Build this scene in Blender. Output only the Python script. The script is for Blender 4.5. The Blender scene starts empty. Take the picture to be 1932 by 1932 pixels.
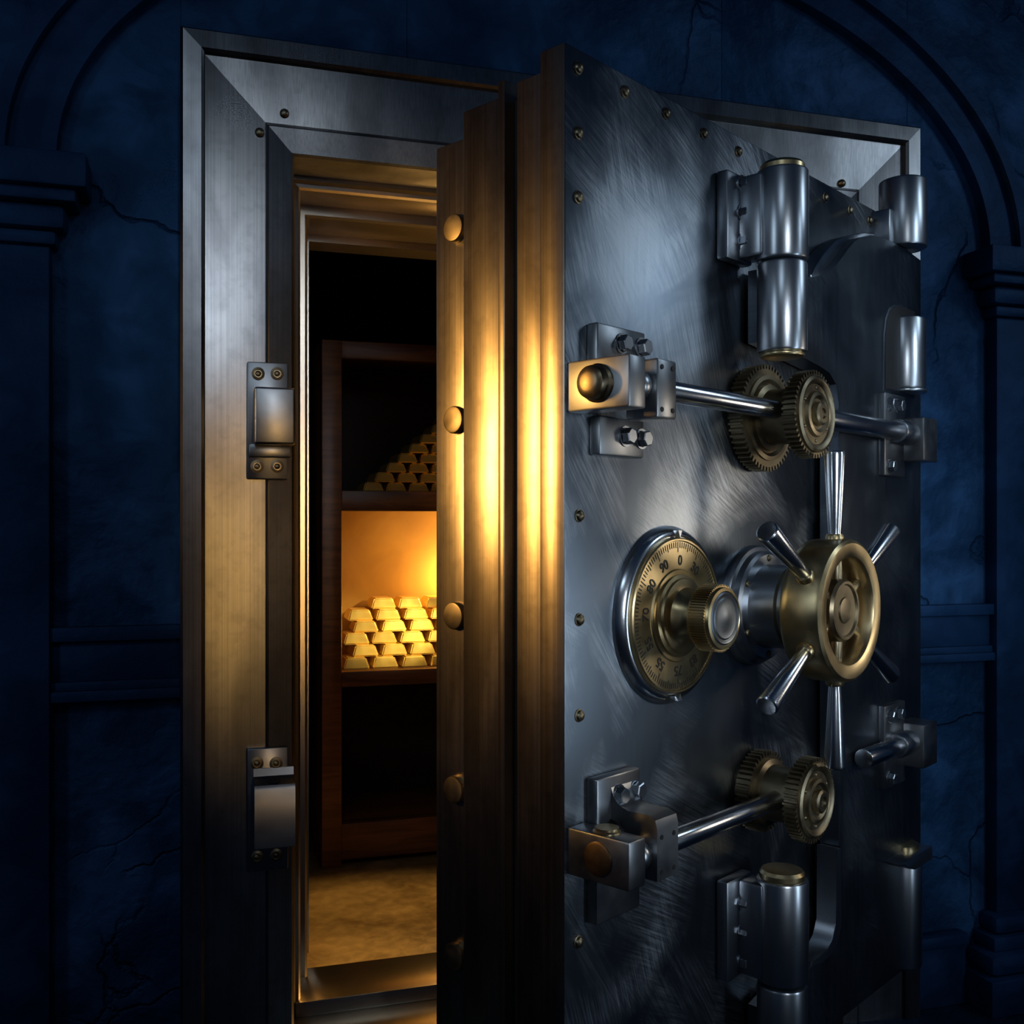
import bpy, bmesh, math, random
from math import sin, cos, pi, radians
from mathutils import Vector, Matrix
random.seed(4)
bpy.context.scene.view_settings.view_transform = 'Standard'
col = bpy.context.scene.collection
EYE = 1.75; F = 1932.0; TH = radians(17.05); CT, ST = cos(TH), sin(TH); CAMY = -3.105
DO = Vector((0.7528, -1.035)); DA = radians(30.07); DZ = 0.25
DX = Vector((cos(DA), sin(DA))); DY = Vector((-sin(DA), cos(DA)))

# ---- measuring helpers: where a sight line of the photograph meets a real surface
def ray(px, py):
    k = (px-966)/F; m = (1000-py)/F
    return Vector((k*CT+ST, -k*ST+CT, m))
def wp(px, py, y=0.0):
    d = ray(px, py); t = (y-CAMY)/d.y
    return d.x*t, EYE+d.z*t
def dp(px, py, p=0.0):
    d = ray(px, py); C = Vector((0, CAMY)); d2 = Vector((d.x, d.y))
    t = (-p-(C-DO).dot(DY))/d2.dot(DY)
    q = C+d2*t-DO
    return q.dot(DX), EYE+d.z*t-DZ
def Z(e): return e+EYE-DZ
def cw(x, y, z): return Vector((x*CT+y*ST, -x*ST+y*CT+CAMY, z+EYE))

# ---- mesh builder
class MB:
    def __init__(s): s.bm = bmesh.new()
    def box(s, x0, x1, y0, y1, z0, z1, bev=0.0, seg=2):
        r = bmesh.ops.create_cube(s.bm, size=1.0)
        vs = r['verts']
        for v in vs:
            v.co = Vector((x0+(v.co.x+.5)*(x1-x0), y0+(v.co.y+.5)*(y1-y0), z0+(v.co.z+.5)*(z1-z0)))
        if bev > 0:
            es = list({e for v in vs for e in v.link_edges})
            bmesh.ops.bevel(s.bm, geom=es, offset=bev, segments=seg, affect='EDGES', profile=.5)
        return s
    def lathe(s, prof, o, ax, seg=48, rot=0.0):
        o = Vector(o); w = Vector(ax).normalized()
        a = Vector((0, 0, 1)) if abs(w.z) < .9 else Vector((1, 0, 0))
        u = a.cross(w).normalized(); v = w.cross(u)
        rings = []
        for r, h in prof:
            if r < 1e-6: rings.append([s.bm.verts.new(o+w*h)])
            else: rings.append([s.bm.verts.new(o+w*h+(u*cos(rot+2*pi*i/seg)+v*sin(rot+2*pi*i/seg))*r) for i in range(seg)])
        for A, B in zip(rings, rings[1:]):
            for i in range(seg):
                j = (i+1) % seg
                if len(A) == 1 and len(B) == 1: continue
                if len(A) == 1: s.bm.faces.new((A[0], B[i], B[j]))
                elif len(B) == 1: s.bm.faces.new((A[i], A[j], B[0]))
                else: s.bm.faces.new((A[i], A[j], B[j], B[i]))
        return s
    def cyl(s, p0, p1, r0, r1=None, bev=0.002, seg=32, rot=0.0):
        p0 = Vector(p0); p1 = Vector(p1); r1 = r0 if r1 is None else r1
        h = (p1-p0).length; b = min(bev, h*.3, r0*.5, r1*.5)
        return s.lathe([(0, 0), (r0-b, 0), (r0-.3*b, .3*b), (r0, b), (r1, h-b), (r1-.3*b, h-.3*b), (r1-b, h), (0, h)], p0, p1-p0, seg, rot)
    def ball(s, c, r, seg=24, sy=1.0):
        n = 12
        return s.lathe([(r*sin(pi*i/n), -r*cos(pi*i/n)*sy) for i in range(n+1)], c, (0, 0, 1), seg)
    def dome(s, c, ax, r, h, seg=20):
        n = 5
        return s.lathe([(r, 0)]+[(r*cos(pi/2*i/n), h*sin(pi/2*i/n)) for i in range(1, n)]+[(0, h)], c, ax, seg)
    def prism(s, pts, y0, y1, bev=0.0, seg=2):
        A = [s.bm.verts.new((x, y0, z)) for x, z in pts]; B = [s.bm.verts.new((x, y1, z)) for x, z in pts]
        n = len(pts); fa = s.bm.faces.new(A); fb = s.bm.faces.new(B[::-1])
        for i in range(n): s.bm.faces.new((A[i], B[i], B[(i+1) % n], A[(i+1) % n]))
        if bev > 0:
            es = [e for e in fa.edges]
            bmesh.ops.bevel(s.bm, geom=es, offset=bev, segments=seg, affect='EDGES', profile=.5)
        return s
    def gear(s, o, ax, r, td, h0, h1, teeth, hole=0.0):
        o = Vector(o); w = Vector(ax).normalized(); a = Vector((0, 0, 1)); u = a.cross(w).normalized(); v = w.cross(u)
        ang = []
        for i in range(teeth):
            b = 2*pi*i/teeth; q = 2*pi/teeth
            ang += [(b, r-td), (b+q*.22, r-td), (b+q*.34, r), (b+q*.66, r), (b+q*.78, r-td)]
        R = [[s.bm.verts.new(o+w*h+(u*cos(t)+v*sin(t))*rr) for t, rr in ang] for h in (h0, h1)]
        n = len(ang)
        for i in range(n): s.bm.faces.new((R[0][i], R[0][(i+1) % n], R[1][(i+1) % n], R[1][i]))
        c0 = s.bm.verts.new(o+w*h0); c1 = s.bm.verts.new(o+w*h1)
        for i in range(n):
            s.bm.faces.new((R[0][(i+1) % n], R[0][i], c0)); s.bm.faces.new((R[1][i], R[1][(i+1) % n], c1))
        return s
    def mesh(s, name, mat, angle=32):
        bmesh.ops.recalc_face_normals(s.bm, faces=s.bm.faces)
        me = bpy.data.meshes.new(name); s.bm.to_mesh(me); s.bm.free()
        me.materials.append(mat); me.shade_smooth()
        me.set_sharp_from_angle(angle=radians(angle))
        return me
    def build(s, name, mat, parent=None, label=None, angle=32):
        o = bpy.data.objects.new(name, s.mesh(name, mat, angle)); col.objects.link(o)
        if parent: o.parent = parent
        if label: o['label'] = label
        return o
def struct(o): o['kind'] = 'structure'; return o
def thing(name, label, cat, loc=(0, 0, 0), rz=0, group=None):
    o = bpy.data.objects.new(name, None); col.objects.link(o); o.location = loc; o.rotation_euler = (0, 0, rz)
    o.empty_display_size = .1
    o['label'] = label; o['category'] = cat
    if group: o['group'] = group
    return o

# ---- materials
def newmat(name):
    m = bpy.data.materials.new(name); m.use_nodes = True
    return m, m.node_tree, m.node_tree.nodes['Principled BSDF']
def nd(nt, t, **kw):
    n = nt.nodes.new(t)
    for k, v in kw.items(): setattr(n, k, v)
    return n
def noise(nt, scale, vec, detail=5, dist=0.0, sc=(1, 1, 1), rot=(0, 0, 0)):
    if any(rot):
        m0 = nd(nt, 'ShaderNodeMapping'); m0.inputs['Rotation'].default_value = rot
        nt.links.new(vec, m0.inputs['Vector']); vec = m0.outputs[0]
    mp = nd(nt, 'ShaderNodeMapping'); mp.inputs['Scale'].default_value = sc; mp.inputs['Location'].default_value = (3.37, 7.13, 5.71)
    nt.links.new(vec, mp.inputs['Vector'])
    n = nd(nt, 'ShaderNodeTexNoise'); n.inputs['Scale'].default_value = scale; n.inputs['Detail'].default_value = detail
    n.inputs['Distortion'].default_value = dist
    nt.links.new(mp.outputs[0], n.inputs['Vector']); return n.outputs['Fac']
def mrange(nt, v, a, b, c, d):
    n = nd(nt, 'ShaderNodeMapRange'); nt.links.new(v, n.inputs[0])
    for i, q in enumerate((a, b, c, d)): n.inputs[1+i].default_value = q
    return n.outputs[0]
def math_(nt, op, a, b):
    n = nd(nt, 'ShaderNodeMath', operation=op)
    for i, q in enumerate((a, b)):
        if isinstance(q, (int, float)): n.inputs[i].default_value = q
        else: nt.links.new(q, n.inputs[i])
    return n.outputs[0]
def mixc(nt, f, A, B):
    n = nd(nt, 'ShaderNodeMix', data_type='RGBA'); nt.links.new(f, n.inputs[0])
    n.inputs[6].default_value = (*A, 1); n.inputs[7].default_value = (*B, 1); return n.outputs[2]
def metal(name, A, B, r0, r1, brush=(60, 60, 2), smudge=2.5, bump=.04, scratch=0.0, metallic=1.0, bamp=.5, wear=False):
    m, nt, p = newmat(name); tc = nd(nt, 'ShaderNodeTexCoord').outputs['Object']
    br = noise(nt, 1.0, tc, 4, 0, brush); sm = noise(nt, smudge, tc, 5, .5)
    cf = mrange(nt, sm, .35, .65, 0, 1)
    ro = math_(nt, 'ADD', mrange(nt, br, .3, .7, r0, r0+(r1-r0)*bamp), mrange(nt, sm, .35, .7, 0, (r1-r0)*(1-bamp)))
    if wear:
        w1 = noise(nt, 1, tc, 3, 0, (260, 260, .8)); w2 = noise(nt, 1, tc, 5, .5, (7, 7, 2.2)); w3 = noise(nt, 1, tc, 3, .2, (30, 30, 30))
        cf = math_(nt, 'MULTIPLY', mrange(nt, w1, .3, .7, .6, 1), mrange(nt, w2, .36, .6, .4, 1))
        cf = math_(nt, 'MULTIPLY', cf, mrange(nt, w3, .3, .5, .8, 1))
    if scratch:
        acc = None
        for sc_, rt, ms, off in (((170, 1, 7), .62, 1.7, 0), ((200, 1, 8), 1.1, 2.3, 7), ((160, 1, 6), .3, 1.9, 13)):
            s1 = noise(nt, 1, tc, 4, .3, sc_, (0, rt, 0))
            mo = nd(nt, 'ShaderNodeMapping'); mo.inputs['Location'].default_value = (off, off, off); nt.links.new(tc, mo.inputs['Vector'])
            m1 = noise(nt, ms, mo.outputs[0], 6, .9)
            q = math_(nt, 'MULTIPLY', mrange(nt, s1, .40, .68, .25, 1.1), mrange(nt, m1, .5, .68, 0, 1))
            acc = q if acc is None else math_(nt, 'ADD', acc, q)
        cf = math_(nt, 'ADD', math_(nt, 'MULTIPLY', cf, .22), math_(nt, 'MULTIPLY', acc, .72))
        ro = math_(nt, 'ADD', ro, math_(nt, 'MULTIPLY', acc, scratch))
    nt.links.new(mixc(nt, cf, A, B), p.inputs['Base Color'])
    nt.links.new(ro, p.inputs['Roughness']); p.inputs['Metallic'].default_value = metallic
    if bump:
        bp = nd(nt, 'ShaderNodeBump'); bp.inputs['Strength'].default_value = bump; bp.inputs['Distance'].default_value = .002
        nt.links.new(br, bp.inputs['Height']); nt.links.new(bp.outputs[0], p.inputs['Normal'])
    return m
M = {}
M['door'] = metal('brushed_door_steel', (.085, .104, .13), (.50, .535, .58), .27, .37, (120, 120, 6), 1.6, 0, .12, bamp=.25)
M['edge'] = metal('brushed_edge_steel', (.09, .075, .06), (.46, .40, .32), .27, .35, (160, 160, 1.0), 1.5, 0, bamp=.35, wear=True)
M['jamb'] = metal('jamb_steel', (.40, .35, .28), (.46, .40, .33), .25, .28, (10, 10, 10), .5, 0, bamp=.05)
M['frame'] = metal('frame_steel', (.09, .093, .10), (.32, .325, .34), .28, .35, (90, 90, .6), 1.3, 0, bamp=.2, wear=True)
M['arm'] = metal('dark_arm_steel', (.11, .13, .155), (.21, .24, .28), .27, .38, (90, 90, 3), 2.5, 0, .05, bamp=.3)
M['steel'] = metal('machined_steel', (.32, .35, .39), (.44, .47, .51), .27, .34, (12, 12, 12), 2.0, 0, bamp=.2)
M['block'] = metal('block_steel', (.19, .20, .215), (.30, .31, .325), .28, .42, (25, 25, 25), 5, .02)
M['chrome'] = metal('polished_steel', (.52, .55, .59), (.62, .65, .69), .17, .25, (12, 12, 12), 3, 0, bamp=.2)
M['brass'] = metal('aged_brass', (.36, .275, .145), (.60, .47, .26), .26, .40, (30, 30, 30), 6, .03)
M['darkbrass'] = metal('tarnished_brass', (.13, .105, .07), (.30, .245, .155), .30, .50, (40, 40, 40), 7, .05)
M['bronze'] = metal('dark_bronze', (.10, .065, .035), (.20, .13, .07), .34, .5, (40, 40, 40), 7, .05)
M['gold'] = metal('gold', (1.0, .70, .17), (1.0, .78, .26), .26, .38, (20, 20, 20), 9, .03, metallic=.82)
M['black'] = metal('recess_shade', (.01, .01, .012), (.02, .02, .022), .5, .7, metallic=.3)  # near-black puts the shade of holes and recesses into the colour
def wallmat(name, A, B, crack=True, rough=.55, bump=.95):
    m, nt, p = newmat(name); tc = nd(nt, 'ShaderNodeTexCoord').outputs['Object']
    n1 = noise(nt, 2.2, tc, 9, .8); n2 = noise(nt, 18, tc, 9, .3); n3 = noise(nt, 6, tc, 9, .6)
    f = math_(nt, 'MULTIPLY', mrange(nt, n1, .38, .64, .1, 1), mrange(nt, n3, .38, .6, .3, 1.15))
    nt.links.new(mixc(nt, f, A, B), p.inputs['Base Color'])
    p.inputs['Roughness'].default_value = rough; p.inputs['Specular IOR Level'].default_value = .3
    p.inputs['Specular Tint'].default_value = (.2, .45, 1, 1)
    h = math_(nt, 'ADD', math_(nt, 'MULTIPLY', n1, .7), math_(nt, 'ADD', math_(nt, 'MULTIPLY', n2, .4), math_(nt, 'MULTIPLY', n3, .55)))
    if crack:
        wn = nd(nt, 'ShaderNodeTexNoise'); wn.inputs['Scale'].default_value = 3; wn.inputs['Detail'].default_value = 7
        nt.links.new(tc, wn.inputs['Vector'])
        va = nd(nt, 'ShaderNodeVectorMath', operation='MULTIPLY_ADD'); nt.links.new(wn.outputs['Color'], va.inputs[0])
        va.inputs[1].default_value = (.35, .35, .35); nt.links.new(tc, va.inputs[2])
        vo = nd(nt, 'ShaderNodeTexVoronoi', feature='DISTANCE_TO_EDGE'); vo.inputs['Scale'].default_value = 1.6
        nt.links.new(va.outputs[0], vo.inputs['Vector'])
        ck = mrange(nt, vo.outputs['Distance'], 0, .012, -.45, 0)
        mask = mrange(nt, noise(nt, 1.3, tc, 3), .45, .55, 0, 1)
        h = math_(nt, 'ADD', h, math_(nt, 'MULTIPLY', ck, mask))
    bp = nd(nt, 'ShaderNodeBump'); bp.inputs['Strength'].default_value = bump; bp.inputs['Distance'].default_value = .03
    nt.links.new(h, bp.inputs['Height']); nt.links.new(bp.outputs[0], p.inputs['Normal']); return m
M['wall'] = wallmat('navy_plaster', (.004, .020, .054), (.024, .076, .185))
M['trim'] = wallmat('navy_stone_moulding', (.004, .017, .048), (.012, .041, .108), False, .55, .4)
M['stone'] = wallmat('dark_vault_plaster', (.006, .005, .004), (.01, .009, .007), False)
def floormat():
    m, nt, p = newmat('mottled_brown_concrete'); tc = nd(nt, 'ShaderNodeTexCoord').outputs['Object']
    n1 = noise(nt, 3.5, tc, 9, .8); n2 = noise(nt, 22, tc, 8, .3)
    f = math_(nt, 'ADD', mrange(nt, n1, .35, .65, 0, .7), mrange(nt, n2, .4, .65, 0, .35))
    nt.links.new(mixc(nt, f, (.16, .105, .04), (.42, .30, .13)), p.inputs['Base Color']); p.inputs['Roughness'].default_value = .45
    bp = nd(nt, 'ShaderNodeBump'); bp.inputs['Strength'].default_value = .5; bp.inputs['Distance'].default_value = .008
    nt.links.new(n2, bp.inputs['Height']); nt.links.new(bp.outputs[0], p.inputs['Normal']); return m
M['vfloor'] = floormat()
M['floor'] = wallmat('dark_blue_floor', (.004, .012, .028), (.008, .022, .05), False)
def woodmat():
    m, nt, p = newmat('reddish_wood'); tc = nd(nt, 'ShaderNodeTexCoord').outputs['Object']
    g = noise(nt, 1, tc, 8, 1.0, (3, 30, 30)); 
    nt.links.new(mixc(nt, mrange(nt, g, .3, .7, 0, 1), (.08, .026, .007), (.21, .08, .024)), p.inputs['Base Color'])
    p.inputs['Roughness'].default_value = .4
    bp = nd(nt, 'ShaderNodeBump'); bp.inputs['Strength'].default_value = .2; bp.inputs['Distance'].default_value = .003
    nt.links.new(g, bp.inputs['Height']); nt.links.new(bp.outputs[0], p.inputs['Normal']); return m
M['wood'] = woodmat()
def simple(name, A, B, r):
    m, nt, p = newmat(name); tc = nd(nt, 'ShaderNodeTexCoord').outputs['Object']
    nt.links.new(mixc(nt, noise(nt, 4, tc, 6, .8), A, B), p.inputs['Base Color']); p.inputs['Roughness'].default_value = r; return m
M['back'] = simple('lit_amber_wood_back', (.34, .16, .03), (.74, .42, .10), .55)  # lit copy of the cabinet back, paired with the shaded one
M['shadeback'] = simple('shaded_wood_back', (.010, .005, .003), (.020, .010, .005), .7)  # dark copy of the back; shade of the unlit compartments in its colour
M['ink'] = simple('engraved_black', (.015, .012, .01), (.02, .016, .012), .5)

# =========================================================== SETTING
FX0, FX1, FZT = -.049, 2.4875, 3.20; XC = (FX0+FX1)/2
b = MB(); SM = .004
sx1, sx2 = wp(775, 50)[0], wp(1378, 50)[0]
b.box(-3.2, FX0, .06, .7, 0, 4.9, 0); b.box(FX1, 5.8, .06, .7, 0, 4.9, 0)
b.box(FX0, sx1, .06, .7, FZT, 4.9, SM); b.box(sx1, sx2, .06, .7, FZT, 4.9, SM); b.box(sx2, FX1, .06, .7, FZT, 4.9, SM)
struct(b.build('wall_front', M['wall']))
struct(MB().box(-3.2, 5.8, -5.5, .7, -.1, 0).build('floor', M['floor']))
struct(MB().box(.35, 2.1, .452, .7, 0.0, .25).box(-.9, 3.4, .7, 3.0, .0, .25).build('floor_vault', M['vfloor']))
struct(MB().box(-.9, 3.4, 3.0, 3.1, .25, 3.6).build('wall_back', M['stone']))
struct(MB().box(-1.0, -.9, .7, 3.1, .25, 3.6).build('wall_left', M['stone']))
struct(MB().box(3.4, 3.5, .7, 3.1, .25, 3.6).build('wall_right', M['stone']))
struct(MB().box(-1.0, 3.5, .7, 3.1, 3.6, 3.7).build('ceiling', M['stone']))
# blind arch
def sweep_arch(b, a0, a1, y0, y1, e0=.93, e1=.93, n=64):
    R = []
    zc = EYE+1.04
    for i in range(n+1):
        t = pi*i/n
        R.append([b.bm.verts.new((XC+(a)*cos(t), y, zc+(a-1.6+e0)*sin(t))) for a, y in ((a0, y1), (a0, y0), (a1, y0), (a1, y1))])
    for A, B in zip(R, R[1:]):
        for i in range(4): b.bm.faces.new((A[i], A[(i+1) % 4], B[(i+1) % 4], B[i]))
    b.bm.faces.new(R[0]); b.bm.faces.new(R[-1][::-1])
b = MB(); sweep_arch(b, 1.60, 1.64, .015, .06); sweep_arch(b, 1.64, 1.73, .035, .06); sweep_arch(b, 1.73, 1.77, .005, .06)
struct(b.build('trim_1', M['trim']))
def pilaster(name, x0, x1, sgn):
    b = MB(); e = EYE
    b.box(x0, x1, 0.0, .06, .33, e+.79, .004)
    def band(g, y, z0, z1, bv=.006): b.box(x0-g, x1+g, -y, .06, z0, z1, bv)
    band(.02, .02, e+.79, e+.83, .012); band(.045, .04, e+.83, e+.90, .02); band(.075, .07, e+.90, e+.935); band(.105, .095, e+.935, e+1.03, .008)
    band(.12, .11, .0, .13); band(.10, .09, .13, .21, .03); band(.06, .055, .21, .26); band(.04, .04, .26, .33, .025)
    return struct(b.build(name, M['trim']))
pilaster('trim_2', XC-1.615-.5, XC-1.615, -1); pilaster('trim_3', XC+1.615, XC+1.615+.5, 1)
for nm, xa, xb in (('trim_4', XC-1.615, FX0), ('trim_5', FX1, XC+1.615)):
    b = MB(); e = EYE
    b.box(xa, xb, .012, .06, e-.315, e-.275, .003); b.box(xa, xb, .035, .06, e-.43, e-.315, .002); b.box(xa, xb, .02, .06, e-.455, e-.43, .003); b.box(xa, xb, .008, .06, e-.485, e-.455, .003)
    struct(b.build(nm, M['trim']))
for nm, xa, xb in (('baseboard_left', XC-1.495, FX0), ('baseboard_right', FX1, XC+1.495)):
    struct(MB().box(xa, xb, .02, .06, 0, .22, .008).box(xa, xb, .0, .06, .22, .27, .014).build(nm, M['trim']))

# =========================================================== FRAME
fr = thing('vault_door_frame', 'wide brushed steel vault door frame with mitred corners set in the navy wall', 'door frame', (FX0, 0, 0))
def limb(prof, side):
    b = MB(); A = []; B = []
    for i, y in prof:
        if side == 'L': A.append((i, y, 0)); B.append((i, y, FZT-i))
        elif side == 'R': A.append((FX1-FX0-i, y, 0)); B.append((FX1-FX0-i, y, FZT-i))
        else: A.append((i, y, FZT-i)); B.append((FX1-FX0-i, y, FZT-i))
    A = [b.bm.verts.new(v) for v in A]; B = [b.bm.verts.new(v) for v in B]; n = len(A)
    for i in range(n): b.bm.faces.new((A[i], A[(i+1) % n], B[(i+1) % n], B[i]))
    b.bm.faces.new(A); b.bm.faces.new(B[::-1]); return b
PA = [(0, .2), (0, -.01), (.008, -.02), (.058, -.023), (.066, -.015), (.069, 0.0), (.240, .014), (.244, .02), (.250, .012), (.318, .028), (.325, .036), (.325, .2)]
PB = [(0, .2), (.338, .2), (.345, .207), (.345, .215), (.356, .218), (.362, .227), (.362, .38), (.392, .38), (.40, .388), (.40, .58), (.425, .58), (.425, .7), (0, .7)]
for sd in 'LTR':
    limb(PA, sd).build('casing', M['frame'], fr, angle=20)
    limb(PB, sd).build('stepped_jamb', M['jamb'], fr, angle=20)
ox = FX0
MB().box(.325, FX1-FX0-.325, -.015, .2, 0, .205, .003).box(.345, FX1-FX0-.345, .2, .452, 0, .25, .003).build('threshold', M['jamb'], fr)
for px, py in ((537, 213), (490, 249), (1590, 345)):
    x, z = wp(px, py, .005); MB().dome((x-ox, .010, z), (0, -1, 0), .014, .012).build('rivet', M['darkbrass'], fr)
def keeper(py0, py1, bx0, bx1, holes, curve):
    xa, zt = wp(466, py0, 0); xb, zb = wp(543, py1, 0); xa -= ox; xb -= ox
    k = MB().box(xa, xb, -.012, .016, zb, zt, .004).build('keeper_plate', M['block'], fr, 'weathered steel strike plate on the left side of the frame')
    x0 = wp(480, 0, -.07)[0]-ox; x1 = wp(557, 0, -.07)[0]-ox
    z1 = wp(500, bx0, -.07)[1]; z0 = wp(500, bx1, -.07)[1]
    q = MB()
    if not curve:
        q.box(x0, x1, -.075, -.012, z0, z1, .007, 3)
        q.box(xa+.004, x1-.008, -.03, -.01, z0-.035, z0+.005, .005)
    else:
        prof = [(-.010, z0), (-.075, z0), (-.075, z1-.0), (-.070, z1+.012), (-.05, z1+.02), (-.022, z1+.028), (-.016, z1+.05), (-.010, z1+.05)]
        A = [q.bm.verts.new((x0, y, z)) for y, z in prof]; B = [q.bm.verts.new((x1, y, z)) for y, z in prof]; n = len(prof)
        for i in range(n): q.bm.faces.new((A[i], A[(i+1) % n], B[(i+1) % n], B[i]))
        q.bm.faces.new(A); q.bm.faces.new(B[::-1])
    hs = q.build('keeper_housing', M['block'], k)
    if curve: MB().lathe([(0, 0), (.016, 0), (.018, .002), (.018, .004), (0, .004)], ((x0+x1)/2+.0, -.05, z1+.018), (0, -.3, 1), 24).build('socket', M['black'], k)
    for hx, hy in holes:
        x, z = wp(hx, hy, -.012)
        MB().lathe([(.019, 0), (.019, .004), (.012, .006), (.012, .002), (0, .002)], (x-ox, -.011, z), (0, -1, 0), 24).dome((x-ox, -.011, z), (0, -1, 0), .009, .006).build('screw', M['darkbrass'], k)
keeper(683, 905, 730, 838, ((487, 705), (523, 705), (485, 880), (523, 880)), False)
keeper(1412, 1637, 1490, 1600, ((485, 1440), (521, 1440), (485, 1617), (521, 1613)), True)

# =========================================================== DOOR
dr = thing('vault_door', 'massive open brushed steel vault door with brass dial, spoked wheel and geared bolt bars', 'vault door', (DO.x, DO.y, DZ), DA)
W = 1.587; N = (0, -1, 0)
def layer(name, i, t0, t1, zt, zb, mat, bev=.003):
    return MB().box(i, W-i, t0, t1, zb, zt, bev).build(name, mat, dr)
ZB = Z(-1.46)
fpl = layer('front_plate', 0, 0, .071, Z(1.05), ZB, M['door'], .004)
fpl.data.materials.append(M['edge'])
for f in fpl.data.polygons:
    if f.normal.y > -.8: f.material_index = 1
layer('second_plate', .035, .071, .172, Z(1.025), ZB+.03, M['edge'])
layer('groove', .062, .172, .205, Z(1.0), ZB+.05, M['black'])
layer('raised_lip', .03, .205, .226, Z(1.04), ZB+.03, M['edge'], .002)
layer('third_plate', .06, .226, .372, Z(1.02), ZB+.05, M['edge'])
layer('rear_plate', .10, .372, .512, Z(.976), ZB+.08, M['edge'])
for py in (430, 792, 1162, 1490, 1805):
    z = Z((1000-py)/F*2.56)
    o = MB().lathe([(.0345, 0), (.0345, .012), (.0325, .016), (.028, .017), (0, .0175)], (.10, .435, z), (-1, 0, 0), 32).build('locking_pin', M['darkbrass'], dr)
for px, py in ((1090, 128), (1178, 173), (1256, 214), (1327, 252), (1392, 286), (1450, 316), (1556, 373), (1603, 397), (1640, 416), (1090, 251), (1090, 372), (1092, 973), (1092, 1169), (1092, 1350), (1090, 1777)):
    s, z = dp(px, py); MB().lathe([(.0145, 0), (.0145, .002), (.012, .003), (.0105, .008), (.006, .011), (0, .012)], (s, 0, z), N, 20).build('rivet', M['darkbrass'], dr)

def hexbolt(s, z, p, parent, r=.017, h=.014, mat='steel', ax=N):
    o = MB().lathe([(r*1.25, 0), (r*1.25, .003), (r, .003)], (s, -p, z), ax, 24).lathe([(r, .003), (r, h), (r*.85, h+.002), (0, h+.002)], (s, -p, z), ax, 6, random.random()).build('hex_bolt', M[mat], parent)
# --- inner hinges
HS, HP = .735, .12
def barrel(z0, z1, r, mat, parent, name, s=HS, p=HP):
    return MB().lathe([(0, 0), (r-.008, 0), (r-.002, .003), (r, .008), (r, z1-z0-.008), (r-.002, z1-z0-.003), (r-.008, z1-z0), (0, z1-z0)], (s, -p, z0), (0, 0, 1), 56).build(name, mat, parent)
def hinge(zt, zb, bolts, capz):
    hb = barrel(zb, zt, .067, M['steel'], dr, 'hinge_barrel')
    MB().box(.607, .735, -.035, 0, zb+.003, zt-.003, .008).box(.665, .735, -.10, -.03, zb+.01, zt-.01, .01).build('hinge_leaf', M['steel'], hb)
    for py in bolts:
        s, z = dp(1403, py, .04); hexbolt(s, z, .035, hb, .019, .02)
    MB().lathe([(0, -.004), (.058, -.004), (.058, .008), (.052, .016), (.04, .018), (0, .02)], (HS, -HP, capz), (0, 0, 1), 48).build('brass_cap', M['brass'], hb)
    return hb
hinge(Z(.930), Z(.695), (347, 402, 457), Z(.933))
hinge(Z(-.900), Z(-1.165), (1702, 1758, 1815), Z(-.895))
# --- crane arm
pts = [(.75, dp(1515, 528, .075)[1])]
SC = ((1530, 523), (1545, 521), (1560, 515), (1575, 503), (1588, 487), (1600, 470), (1612, 456), (1626, 447), (1642, 444), (1665, 448), (1690, 460), (1715, 474), (1738, 490))
for q in SC: pts.append(dp(q[0], q[1], .075))
sr = pts[-1][0]
pts += [(sr, Z(-1.44)), (.75, Z(-1.44)), (.75, dp(1515, 1864, .075)[1])]
for q in ((1530, 1822), (1548, 1815), (1565, 1800), (1577, 1778), (1584, 1745), (1585, 1700), (1585, 760), (1580, 725), (1566, 700), (1545, 690)):
    pts.append(dp(q[0], q[1], .075))
pts.append((.75, dp(1515, 660, .075)[1]))
arm = MB().prism(pts, -.075, -.012, .006, 3).build('hinge_arm', M['arm'], dr, 'dark steel crane arm plate with curved top edge')
fp = [dp(x, y, .05) for x, y in ((1530, 517), (1540, 505), (1549, 487), (1560, 470), (1576, 455), (1596, 446), (1618, 440), (1650, 439), (1650, 456), (1628, 460), (1612, 472), (1600, 488), (1585, 505), (1568, 518), (1550, 526), (1530, 530))]
MB().prism(fp, -.050, -.003, .004, 3).build('arm_fillet', M['chrome'], arm, 'polished curved fillet at the top of the crane arm')
fp = [dp(x, y, .08) for x, y in ((1586, 1600), (1587, 1745), (1580, 1780), (1567, 1803), (1549, 1818), (1530, 1825), (1530, 1814), (1545, 1807), (1560, 1794), (1570, 1774), (1577, 1743), (1578, 1600))]
MB().prism(fp, -.082, -.02, .004, 4).build('arm_fillet', M['steel'], arm, 'polished curved lip at the foot of the crane arm')
o = barrel(Z(.458), Z(.692), .064, M['steel'], arm, 'arm_knuckle'); barrel(Z(-1.42), Z(-1.172), .064, M['steel'], arm, 'arm_knuckle')
barrel(Z(.446), Z(.460), .057, M['brass'], arm, 'brass_ring')
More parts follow.
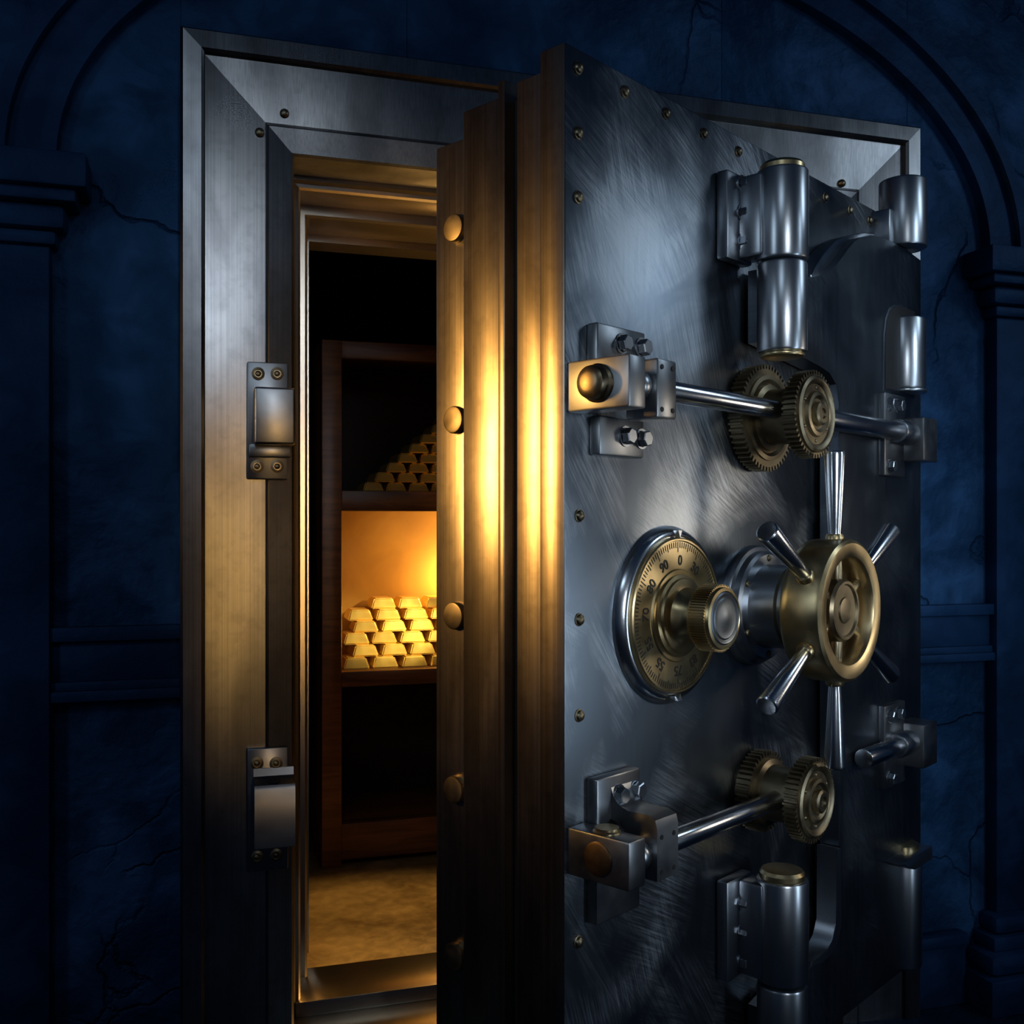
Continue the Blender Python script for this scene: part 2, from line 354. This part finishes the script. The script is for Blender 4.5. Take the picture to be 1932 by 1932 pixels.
# outer hinge pins on the arm
OS, OP = 1.665, .06
def pin(z0, z1, r, mat='steel', nm='outer_pin'): return barrel(z0, z1, r, M[mat], dr, nm, OS, OP)
pin(Z(.925), Z(1.15), .076, nm='outer_hinge_barrel')
pin(Z(.46), Z(.695), .072, nm='outer_hinge_barrel'); pin(Z(.448), Z(.462), .076, 'steel', 'hinge_collar')
pk = [(1.475, Z(.44)), (1.475, Z(.62)), (1.485, Z(.67)), (1.51, Z(.705)), (1.55, Z(.726)), (1.64, Z(.735)), (1.72, Z(.735)), (1.72, Z(.44))]
MB().prism([(x+.008 if x < 1.6 else x, z-(.008 if z > Z(.5) else -.008)) for x, z in pk], -.0795, -.07, .001).build('pocket_shade', M['black'], arm)  # proud black plate stands in for the shade of a cut pocket
MB().prism(pk, -.078, -.07, .003).build('pocket_rim', M['arm'], arm)
pin(Z(-1.43), Z(-1.07), .06, nm='outer_hinge_barrel')
MB().lathe([(0, 0), (.052, 0), (.052, .012), (.04, .02), (0, .022)], (OS, -OP, Z(-1.045)), (0, 0, 1), 40).build('brass_cap', M['brass'], dr)
MB().prism([(1.48, Z(-1.045)), (1.74, Z(-1.045)), (1.74, Z(-1.09)), (1.60, Z(-1.09)), (1.55, Z(-1.075))], -.13, -.07, .006).build('cap_bracket', M['steel'], dr)
MB().box(1.56, 1.70, -.06, .02, Z(.93), Z(1.04), .006).build('outer_hinge_leaf', M['steel'], dr)

# --- gears and bolt bars
GS = .788
def gearset(z, r1, r2, n1, n2):
    g = MB().gear((GS, 0, z), N, r1, .012, .012, .05, n1).lathe([(0, 0), (r1*.8, 0), (r1*.8, .056), (r1*.72, .058), (r1*.66, .05), (0, .05)], (GS, 0, z), N).build('rear_gear', M['darkbrass'], dr, 'large tarnished brass gear against the door')
    MB().lathe([(.088, .05), (.088, .06), (.074, .066), (.072, .15), (.0, .15)], (GS, 0, z), N).build('gear_hub', M['darkbrass'], g)
    f = MB().gear((GS, 0, z), N, r2, .010, .150, .186, n2).build('front_gear', M['darkbrass'], g)
    q = r2/.114
    MB().lathe([(.100*q, .180), (.100*q, .192), (.092*q, .196), (.082*q, .192), (.078*q, .187), (.060, .187), (.057, .196), (.048, .198), (.040, .191), (.032, .191), (.030, .205), (.024, .209), (.014, .209), (.012, .204), (0, .204)], (GS, 0, z), N, 56).build('gear_face', M['darkbrass'], g)
    for k in range(6):
        a = pi/6+k*pi/3
        MB().dome((GS+.069*q*cos(a), -.187, z+.069*q*sin(a)), N, .005, .004, 12).build('gear_screw', M['darkbrass'], g)
gearset(Z(.30), .143, .114, 54, 48); gearset(Z(-.70), .108, .110, 44, 48)
for z, se in ((Z(.311), 1.60), (Z(-.70), .80)):
    br = MB().cyl((.19, -.11, z), (se, -.11, z), .024, bev=.002).build('bolt_bar', M['chrome'], dr)
    MB().ball((.105, -.11, z), .036).build('ball_joint', M['steel'], br)
    MB().cyl((.05, -.11, z), (.20, -.11, z), .026, bev=.003).build('bar_coupling', M['steel'], br)
    MB().cyl((1.49, -.11, z+(.02 if se < 1 else 0)), (1.60, -.11, z+(.02 if se < 1 else 0)), .038, bev=.006).build('bar_end_sleeve', M['steel'], br)
    if se < 1: MB().cyl((1.25, -.11, z+.02), (1.5, -.11, z+.02), .029, bev=.003).build('bolt_bar', M['chrome'], dr, 'short steel rod at the lower hinge-side bracket')
    else: MB().cyl((.87, -.11, z), (1.5, -.11, z), .029, bev=.003).build('bar_sleeve', M['chrome'], br)
def holes(lst, p, parent):
    for s, z in lst:
        MB().lathe([(.0055, 0), (.0055, .0012), (0, .0012)], (s, -p, z), N, 14).build('hole_shade', M['black'], parent)  # black discs stand in for the dark inside small holes
# upper left bolt unit
u = MB().box(.075, .255, -.03, 0, Z(.345), Z(.455), .005).build('bolt_bracket', M['block'], dr, 'upper steel bolt bracket at the edge of the door')
MB().box(.085, .25, -.03, 0, Z(.165), Z(.252), .005).build('lower_lug', M['block'], u)
for px, py in ((1176, 648), (1213, 656), (1183, 823), (1213, 828)):
    s, z = dp(px, py, .035); hexbolt(s, z, .03, u, .019, .02)
MB().box(.008, .068, -.165, 0, Z(.253), Z(.362), .005).build('bolt_block', M['block'], u)
MB().lathe([(.041, 0), (.041, .006), (.036, .010), (.036, .022), (.034, .029), (.028, .034), (.018, .037), (0, .038)], (.008, -.085, Z(.308)), (-1, 0, 0), 40).build('bronze_button', M['darkbrass'], u)
MB().box(.13, .205, -.15, -.065, Z(.2415), Z(.37), .006).box(.14, .2, -.09, -.005, Z(.28), Z(.36), .006).build('bar_clamp', M['block'], u)
holes([(.147, Z(.352)), (.147, Z(.26)), (.188, Z(.352)), (.188, Z(.26))], .1505, u)
# lower left bolt unit
l = MB().box(.075, .235, -.03, 0, Z(-.865), Z(-.545), .005).build('bolt_bracket', M['block'], dr, 'lower steel bolt bracket at the edge of the door')
for px, py in ((1170, 1500), (1202, 1490)):
    s, z = dp(px, py, .035); hexbolt(s, z, .03, l, .019, .02)
MB().box(.008, .068, -.165, 0, Z(-.742), Z(-.64), .005).build('bolt_block', M['block'], l)
MB().lathe([(.030, 0), (.030, .004), (.026, .007), (.026, .012), (.0, .014)], (.038, -.085, Z(-.641)), (0, 0, 1), 32).build('brass_cap', M['brass'], l)
MB().lathe([(.036, 0), (.036, .003), (.030, .005), (0, .005)], (.008, -.085, Z(-.69)), (-1, 0, 0), 40).build('bronze_disc', M['bronze'], l)
q = MB(); prof = [(.028, -.565), (.036, -.59), (.052, -.607), (.075, -.614), (.13, -.614), (.148, -.622), (.153, -.64), (.153, -.752), (.066, -.752), (.066, -.66), (.045, -.645), (.028, -.64)]
A = [q.bm.verts.new((.125, -y, Z(z))) for y, z in prof]; B = [q.bm.verts.new((.205, -y, Z(z))) for y, z in prof]; n = len(prof)
for i in range(n): q.bm.faces.new((A[i], A[(i+1) % n], B[(i+1) % n], B[i]))
q.bm.faces.new(A); q.bm.faces.new(B[::-1]); q.build('bar_clamp', M['block'], l)
holes([(.142, Z(-.66)), (.142, Z(-.735)), (.188, Z(-.66)), (.188, Z(-.735))], .153, l)
# right bolt ends
for zc in (.30, -.68):
    r = MB().box(1.44, 1.60, -.095, -.07, Z(zc-.13), Z(zc+.13), .005).build('bolt_bracket', M['block'], dr, 'steel bolt bracket on the hinge side')
    MB().box(1.585, 1.70, -.16, -.07, Z(zc-.08), Z(zc+.06), .006).build('bolt_block', M['block'], r)
    hexbolt(1.475, Z(zc+.095), .095, r, .018, .018); hexbolt(1.54, Z(zc+.095), .095, r, .018, .018); hexbolt(1.475, Z(zc-.1), .095, r, .018, .018)

# --- combination dial
DS, DZc = .384, Z(-.205)
dl = MB().lathe([(0, 0), (.216, 0), (.2155, .005), (.211, .014), (.204, .023), (.199, .027), (.194, .028), (.190, .024), (0, .024)], (DS, 0, DZc), N, 96).build('combination_dial', M['chrome'], dr, 'polished steel mounting ring of the dial')
MB().lathe([(.187, .02), (.187, .034), (.184, .037), (.180, .037), (.178, .033), (.112, .033), (.109, .037), (.104, .037), (0, .037)], (DS, 0, DZc), N, 96).build('dial_plate', M['brass'], dl)
MB().lathe([(.100, .034), (.098, .043), (.090, .046), (.088, .052), (.080, .055), (.068, .058), (.060, .070), (.052, .090), (.048, .10), (.048, .12), (0, .12)], (DS, 0, DZc), N, 72).build('dial_boss', M['brass'], dl)
kn = MB().gear((DS, 0, DZc), N, .079, .004, .112, .154, 72).lathe([(.073, .105), (.073, .156), (.071, .162), (.064, .164), (.060, .159), (0, .159)], (DS, 0, DZc), N, 64).build('dial_knob', M['brass'], dl)
MB().lathe([(.062, .156), (.062, .163), (.058, .165), (.050, .163), (.046, .165), (.030, .163), (.012, .166), (0, .166)], (DS, 0, DZc), N, 64).build('knob_insert', M['arm'], dl)
mk = MB()
def strip(b, a, r0, r1, w, p):
    ca, sa = sin(a), cos(a); tx, tz = cos(a), -sin(a)
    P = [(r0, -w), (r0, w), (r1, w), (r1, -w)]
    vs = [b.bm.verts.new((DS+ca*r+tx*o, -p, DZc+sa*r+tz*o)) for r, o in P]
    b.bm.faces.new(vs)
for i in range(120):
    a = 2*pi*i/120; L = .024 if i % 10 == 0 else (.019 if i % 5 == 0 else .014)
    strip(mk, a, .176-L, .176, .0013, .0338)
for i in range(72):
    strip(mk, 2*pi*i/72, .049, .055, .0006, .1645)
def text_to(b, txt, ang, rad, size, p):
    cu = bpy.data.curves.new('t', 'FONT'); cu.body = txt; cu.size = size; cu.align_x = 'CENTER'; cu.align_y = 'CENTER'; cu.extrude = .0008; cu.offset = .0003
    o = bpy.data.objects.new('t', cu); col.objects.link(o); dg = bpy.context.evaluated_depsgraph_get(); dg.update()
    me = bpy.data.meshes.new_from_object(o.evaluated_get(dg)); bpy.data.objects.remove(o); bpy.data.curves.remove(cu)
    T = Matrix.Translation((DS+sin(ang)*rad, -p, DZc+cos(ang)*rad)) @ Matrix.Rotation(ang, 4, 'Y') @ Matrix.Rotation(pi/2, 4, 'X')
    me.transform(T); b.bm.from_mesh(me); bpy.data.meshes.remove(me)
for t, d in (('0', 4), ('30', 34), ('90', -26), ('80', -56), ('70', -86), ('55', -116), ('55', -146), ('75', 180), ('83', 150)):
    text_to(mk, t, radians(d), .1315, .034, .0338)
mk.build('dial_markings', M['ink'], dl)
MB().prism([(DS-.008, DZc+.204), (DS+.008, DZc+.204), (DS, DZc+.186)], -.040, -.025).build('dial_pointer', M['steel'], dl)
MB().prism([(DS-.008, DZc-.204), (DS, DZc-.186), (DS+.008, DZc-.204)], -.040, -.025).build('dial_pointer', M['steel'], dl)
# --- spoked handwheel
WS, WZ = .79, Z(-.204)
hw = MB().lathe([(.163, 0), (.163, .010), (.158, .020), (.148, .023), (.146, .040), (.138, .047), (.112, .049), (.110, .12), (.102, .125), (.100, .17), (0, .17)], (WS+.006, 0, WZ), N, 80).build('handwheel', M['steel'], dr, 'stepped steel bearing of the spoked wheel')
for k in range(6):
    a = k*pi/3+pi/6
    MB().dome((WS+.006+.128*cos(a), -.048, WZ+.128*sin(a)), N, .009, .006, 14).build('flange_screw', M['darkbrass'], hw)
MB().lathe([(0, .172), (.160, .172), (.174, .176), (.180, .184), (.182, .20), (.182, .268), (.179, .279), (.171, .285), (.148, .285), (.138, .281), (.132, .272), (.130, .225), (0, .222)], (WS, 0, WZ), N, 96).build('brass_rim', M['brass'], hw)
MB().lathe([(.129, .220), (.129, .226), (0, .226)], (WS, 0, WZ), N, 64).build('recess_shade_disc', M['bronze'], hw)  # darker disc over the brass floor; recess shade put into its colour
MB().lathe([(.082, .22), (.080, .262), (.074, .270), (.067, .270), (.064, .264), (.034, .264), (.032, .268), (.02, .27), (0, .27)], (WS, 0, WZ), N, 56).build('wheel_hub', M['darkbrass'], hw)
for k in range(6):
    a = pi/2+k*pi/3; ca, sa = cos(a), sin(a)
    P = lambda r, p=.242: (WS+ca*r, -p, WZ+sa*r)
    MB().cyl(P(.06), P(.135), .016, .014, .001).build('inner_spoke', M['darkbrass'], hw)
    MB().lathe([(0, .168), (.023, .168), (.023, .188), (.020, .194), (0, .194)], (WS, -.238, WZ), (ca, 0, sa), 28).build('spoke_collar', M['brass'], hw)
    MB().lathe([(0, .185), (.0160, .185), (.0160, .20), (.0175, .215), (.0275, .396), (.0265, .402), (.023, .405), (0, .406)], (WS, -.238, WZ), (ca, 0, sa), 32).build('spoke_handle', M['chrome'], hw)

# =========================================================== CABINET AND GOLD
x0, yF = .5236, 1.47; CW = 1.42; x1 = x0+CW; yB = 2.05; fz = .25; e = EYE
cb = thing('wooden_shelf_cabinet', 'tall reddish wooden open shelf cabinet inside the vault holding gold bars', 'cabinet', (x0, yF, fz))
def cpart(name, a, b_, c, d, z0, z1, mat='wood', bev=.004): return MB().box(a, b_, c, d, z0-fz, z1-fz, bev).build(name, M[mat], cb)
cpart('post', 0, .088, 0, .07, fz, e+.844); cpart('post', CW-.088, CW, 0, .07, fz, e+.844)
cpart('side_panel', .0, .03, .07, yB-yF, fz, e+.844); cpart('side_panel', CW-.03, CW, .07, yB-yF, fz, e+.844)
cpart('top_rail', .088, CW-.088, 0.004, .07, e+.765, e+.844); cpart('top_panel', .03, CW-.03, .07, yB-yF, e+.81, e+.844)
cpart('base_rail', .088, CW-.088, .004, .07, fz+.03, e-1.31)
cpart('shelf', .03, CW-.03, .07, yB-yF-.02, e+.145, e+.175, bev=.001); cpart('shelf_rail', .088, CW-.088, 0.004, .07, e+.085, e+.176)
cpart('shelf', .03, CW-.03, .07, yB-yF-.02, e-.665, e-.633, bev=.001); cpart('shelf_rail', .088, CW-.088, 0.004, .07, e-.70, e-.632)
cpart('shelf', .03, CW-.03, .07, yB-yF-.02, e-1.35, e-1.32, bev=.001)
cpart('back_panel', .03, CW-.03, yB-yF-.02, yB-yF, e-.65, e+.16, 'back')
cpart('back_panel', .03, CW-.03, yB-yF-.02, yB-yF, e+.16, e+.81, 'shadeback'); cpart('back_panel', .03, CW-.03, yB-yF-.02, yB-yF, fz, e-.65, 'shadeback')
def barmesh(w, h, L=.24):
    b = MB(); A = []
    for y, s in ((0, 1), (L, 1)):
        iy = .018 if y == 0 else -.018
        A.append([b.bm.verts.new(v) for v in ((-w/2, y, 0), (w/2, y, 0), (w/2-.016, y+iy, h), (-w/2+.016, y+iy, h))])
    b.bm.faces.new(A[0]); b.bm.faces.new(A[1][::-1])
    for i in range(4): b.bm.faces.new((A[0][i], A[1][i], A[1][(i+1) % 4], A[0][(i+1) % 4]))
    bmesh.ops.bevel(b.bm, geom=list(b.bm.edges), offset=.006, segments=3, affect='EDGES')
    return b.mesh('gold_bar', M['gold'])
def bar(gm, x, y, z, label, group, yaw=1.2):
    o = bpy.data.objects.new('gold_bar', gm)
    col.objects.link(o); o.location = (x, y, z); o.rotation_euler = (0, 0, radians(random.uniform(-yaw, yaw)))
    o['label'] = label; o['category'] = 'gold bar'; o['group'] = group
g1 = barmesh(.122, .050, .200); g2 = barmesh(.100, .045)
rows = ['front bottom', 'second', 'third', 'fourth', 'fifth', 'topmost']
offs = [0, .05, .015, .07, .05, .17]
for j in range(6):
    n = 6 if j < 3 else 5
    for i in range(n):
        xx = x0+.165+i*.134+offs[j]+random.uniform(-.002, .002)
        bar(g1, xx, yF+.075+j*.053+random.uniform(-.008, .008), e-.6325+j*.0505, 'bright gold bar in the %s row of the lit stack on the middle shelf' % rows[j], 'gold bars stacked on the lit middle shelf', 1.6)
pr = ['bottom', 'second', 'third', 'fourth', 'fifth', 'sixth', 'seventh', 'top']
for j in range(8):
    for i in range(8-j):
        bar(g2, x0+.245+j*.053+i*.106, yF+.09, e+.1755+j*.0455, 'dim gold bar in the %s layer of the pyramid on the upper shelf' % pr[j], 'gold bars in the dark upper pyramid')

# =========================================================== LIGHTS
def area(name, loc, target, sx, sy, power, color, spread=180):
    l = bpy.data.lights.new(name, 'AREA'); l.shape = 'RECTANGLE'; l.size = sx; l.size_y = sy; l.energy = power; l.color = color; l.spread = radians(spread)
    o = bpy.data.objects.new(name, l); col.objects.link(o); o.location = loc
    o.rotation_euler = (Vector(target)-Vector(loc)).to_track_quat('-Z', 'Y').to_euler(); return o
def spot(name, loc, target, power, color, ang, blend=.6, r=.08):
    l = bpy.data.lights.new(name, 'SPOT'); l.energy = power; l.color = color; l.spot_size = radians(ang); l.spot_blend = blend; l.shadow_soft_size = r
    o = bpy.data.objects.new(name, l); col.objects.link(o); o.location = loc
    o.rotation_euler = (Vector(target)-Vector(loc)).to_track_quat('-Z', 'Y').to_euler(); return o
COOL = (.68, .85, 1.0); WARM = (1.0, .56, .16)
area('cool_overhead_lamp', cw(-.5, -1.0, 2.5), cw(-.2, 3, .6), 1.0, .7, 8, COOL)
area('cool_side_lamp', cw(3.2, 2.5, 1.75), cw(.6, 2.5, .4), .5, .7, 7.5, COOL)
area('cool_left_fill', cw(-2.2, .2, .9), cw(.6, 2.5, .0), .4, 1.4, 3.6, COOL, 110)  # unseen strip added to put highlights on the cylinders
area('cool_low_fill', cw(2.9, 1.1, -.5), cw(.9, 2.5, -.4), .25, 1.3, 4.0, COOL, 100)  # added off-view strip, gives the low hardware something to reflect
area('cool_front_fill', cw(1.3, -1.4, .5), cw(.75, 2.6, -.15), .5, 1.2, 2.6, (.85, .93, 1), 36)  # unseen source added behind the camera for the dial ring's shine
area('hinge_fill', cw(2.8, 1.7, .7), cw(1.25, 3.2, .1), .25, 1.3, 2.2, COOL, 55)  # unseen source added to brighten the hinge-side hardware
area('dial_fill', cw(2.9, 2.7, .05), cw(.45, 2.45, -.2), .4, .5, .7, (1, .88, .72), 60)  # added fill that lifts the brass dial, not a fixture of the room
area('warm_side_fill', cw(-2.3, 2.05, .55), cw(0, 2.35, .25), .18, .8, 5.6, (1, .52, .13), 58)  # unseen warm source added at left for the door edge's gold reflection
area('warm_frame_fill', (.54, -3.35, EYE-.05), (.27, 0, EYE-.08), .10, 1.1, .15, (1, .52, .10), 14)  # added behind the camera to put amber on the frame's left limb
area('cool_frame_fill', (.30, -3.4, EYE+1.4), (.14, 0, EYE+.75), .25, .6, .32, (.8, .9, 1), 22)  # added unseen source, brightens the upper part of the left limb
spot('vault_up_spot', (1.35, .95, EYE-.5), (.75, .3, EYE+1.1), 85, WARM, 62)
spot('vault_down_spot', (1.35, .95, EYE+.3), (.66, .55, .25), 65, WARM, 50)
spot('sill_fill', (.97, .42, EYE-.5), (.5, .08, .25), 14, WARM, 70, .8)  # hidden spot added to warm the threshold
spot('bar_fill', (1.7, .8, EYE+.25), (x0+.35, yF+.2, EYE-.42), 160, (1, .72, .28), 23, .8, .05)  # extra spot behind the door, added to make the bars glow
spot('pile_fill', (1.7, .8, EYE-.05), (x0+.45, yF+.15, EYE+.3), 7, (1, .5, .15), 22, .8, .05)  # weak unseen spot added to tint the upper pile warm
area('shelf_lamp', (x0+.75, yF+.16, EYE+.135), (x0+.7, yF+.4, EYE-.6), .8, .1, 4, (1, .62, .2))
l = bpy.data.lights.new('shelf_bulb', 'POINT'); l.energy = 13; l.color = (1, .6, .18); l.shadow_soft_size = .06
o = bpy.data.objects.new('shelf_bulb', l); col.objects.link(o); o.location = (x0+.80, yF+.40, EYE-.22)
w = bpy.data.worlds.new('World'); bpy.context.scene.world = w; w.use_nodes = True
w.node_tree.nodes['Background'].inputs[0].default_value = (.015, .05, .13, 1); w.node_tree.nodes['Background'].inputs[1].default_value = .2
cam = bpy.data.cameras.new('Camera'); co = bpy.data.objects.new('Camera', cam); col.objects.link(co)
cam.lens = 36; cam.sensor_width = 36; cam.shift_y = 34/1932; cam.clip_start = .05
co.location = (0, CAMY, EYE); co.rotation_euler = (pi/2, 0, -TH)
bpy.context.scene.camera = co
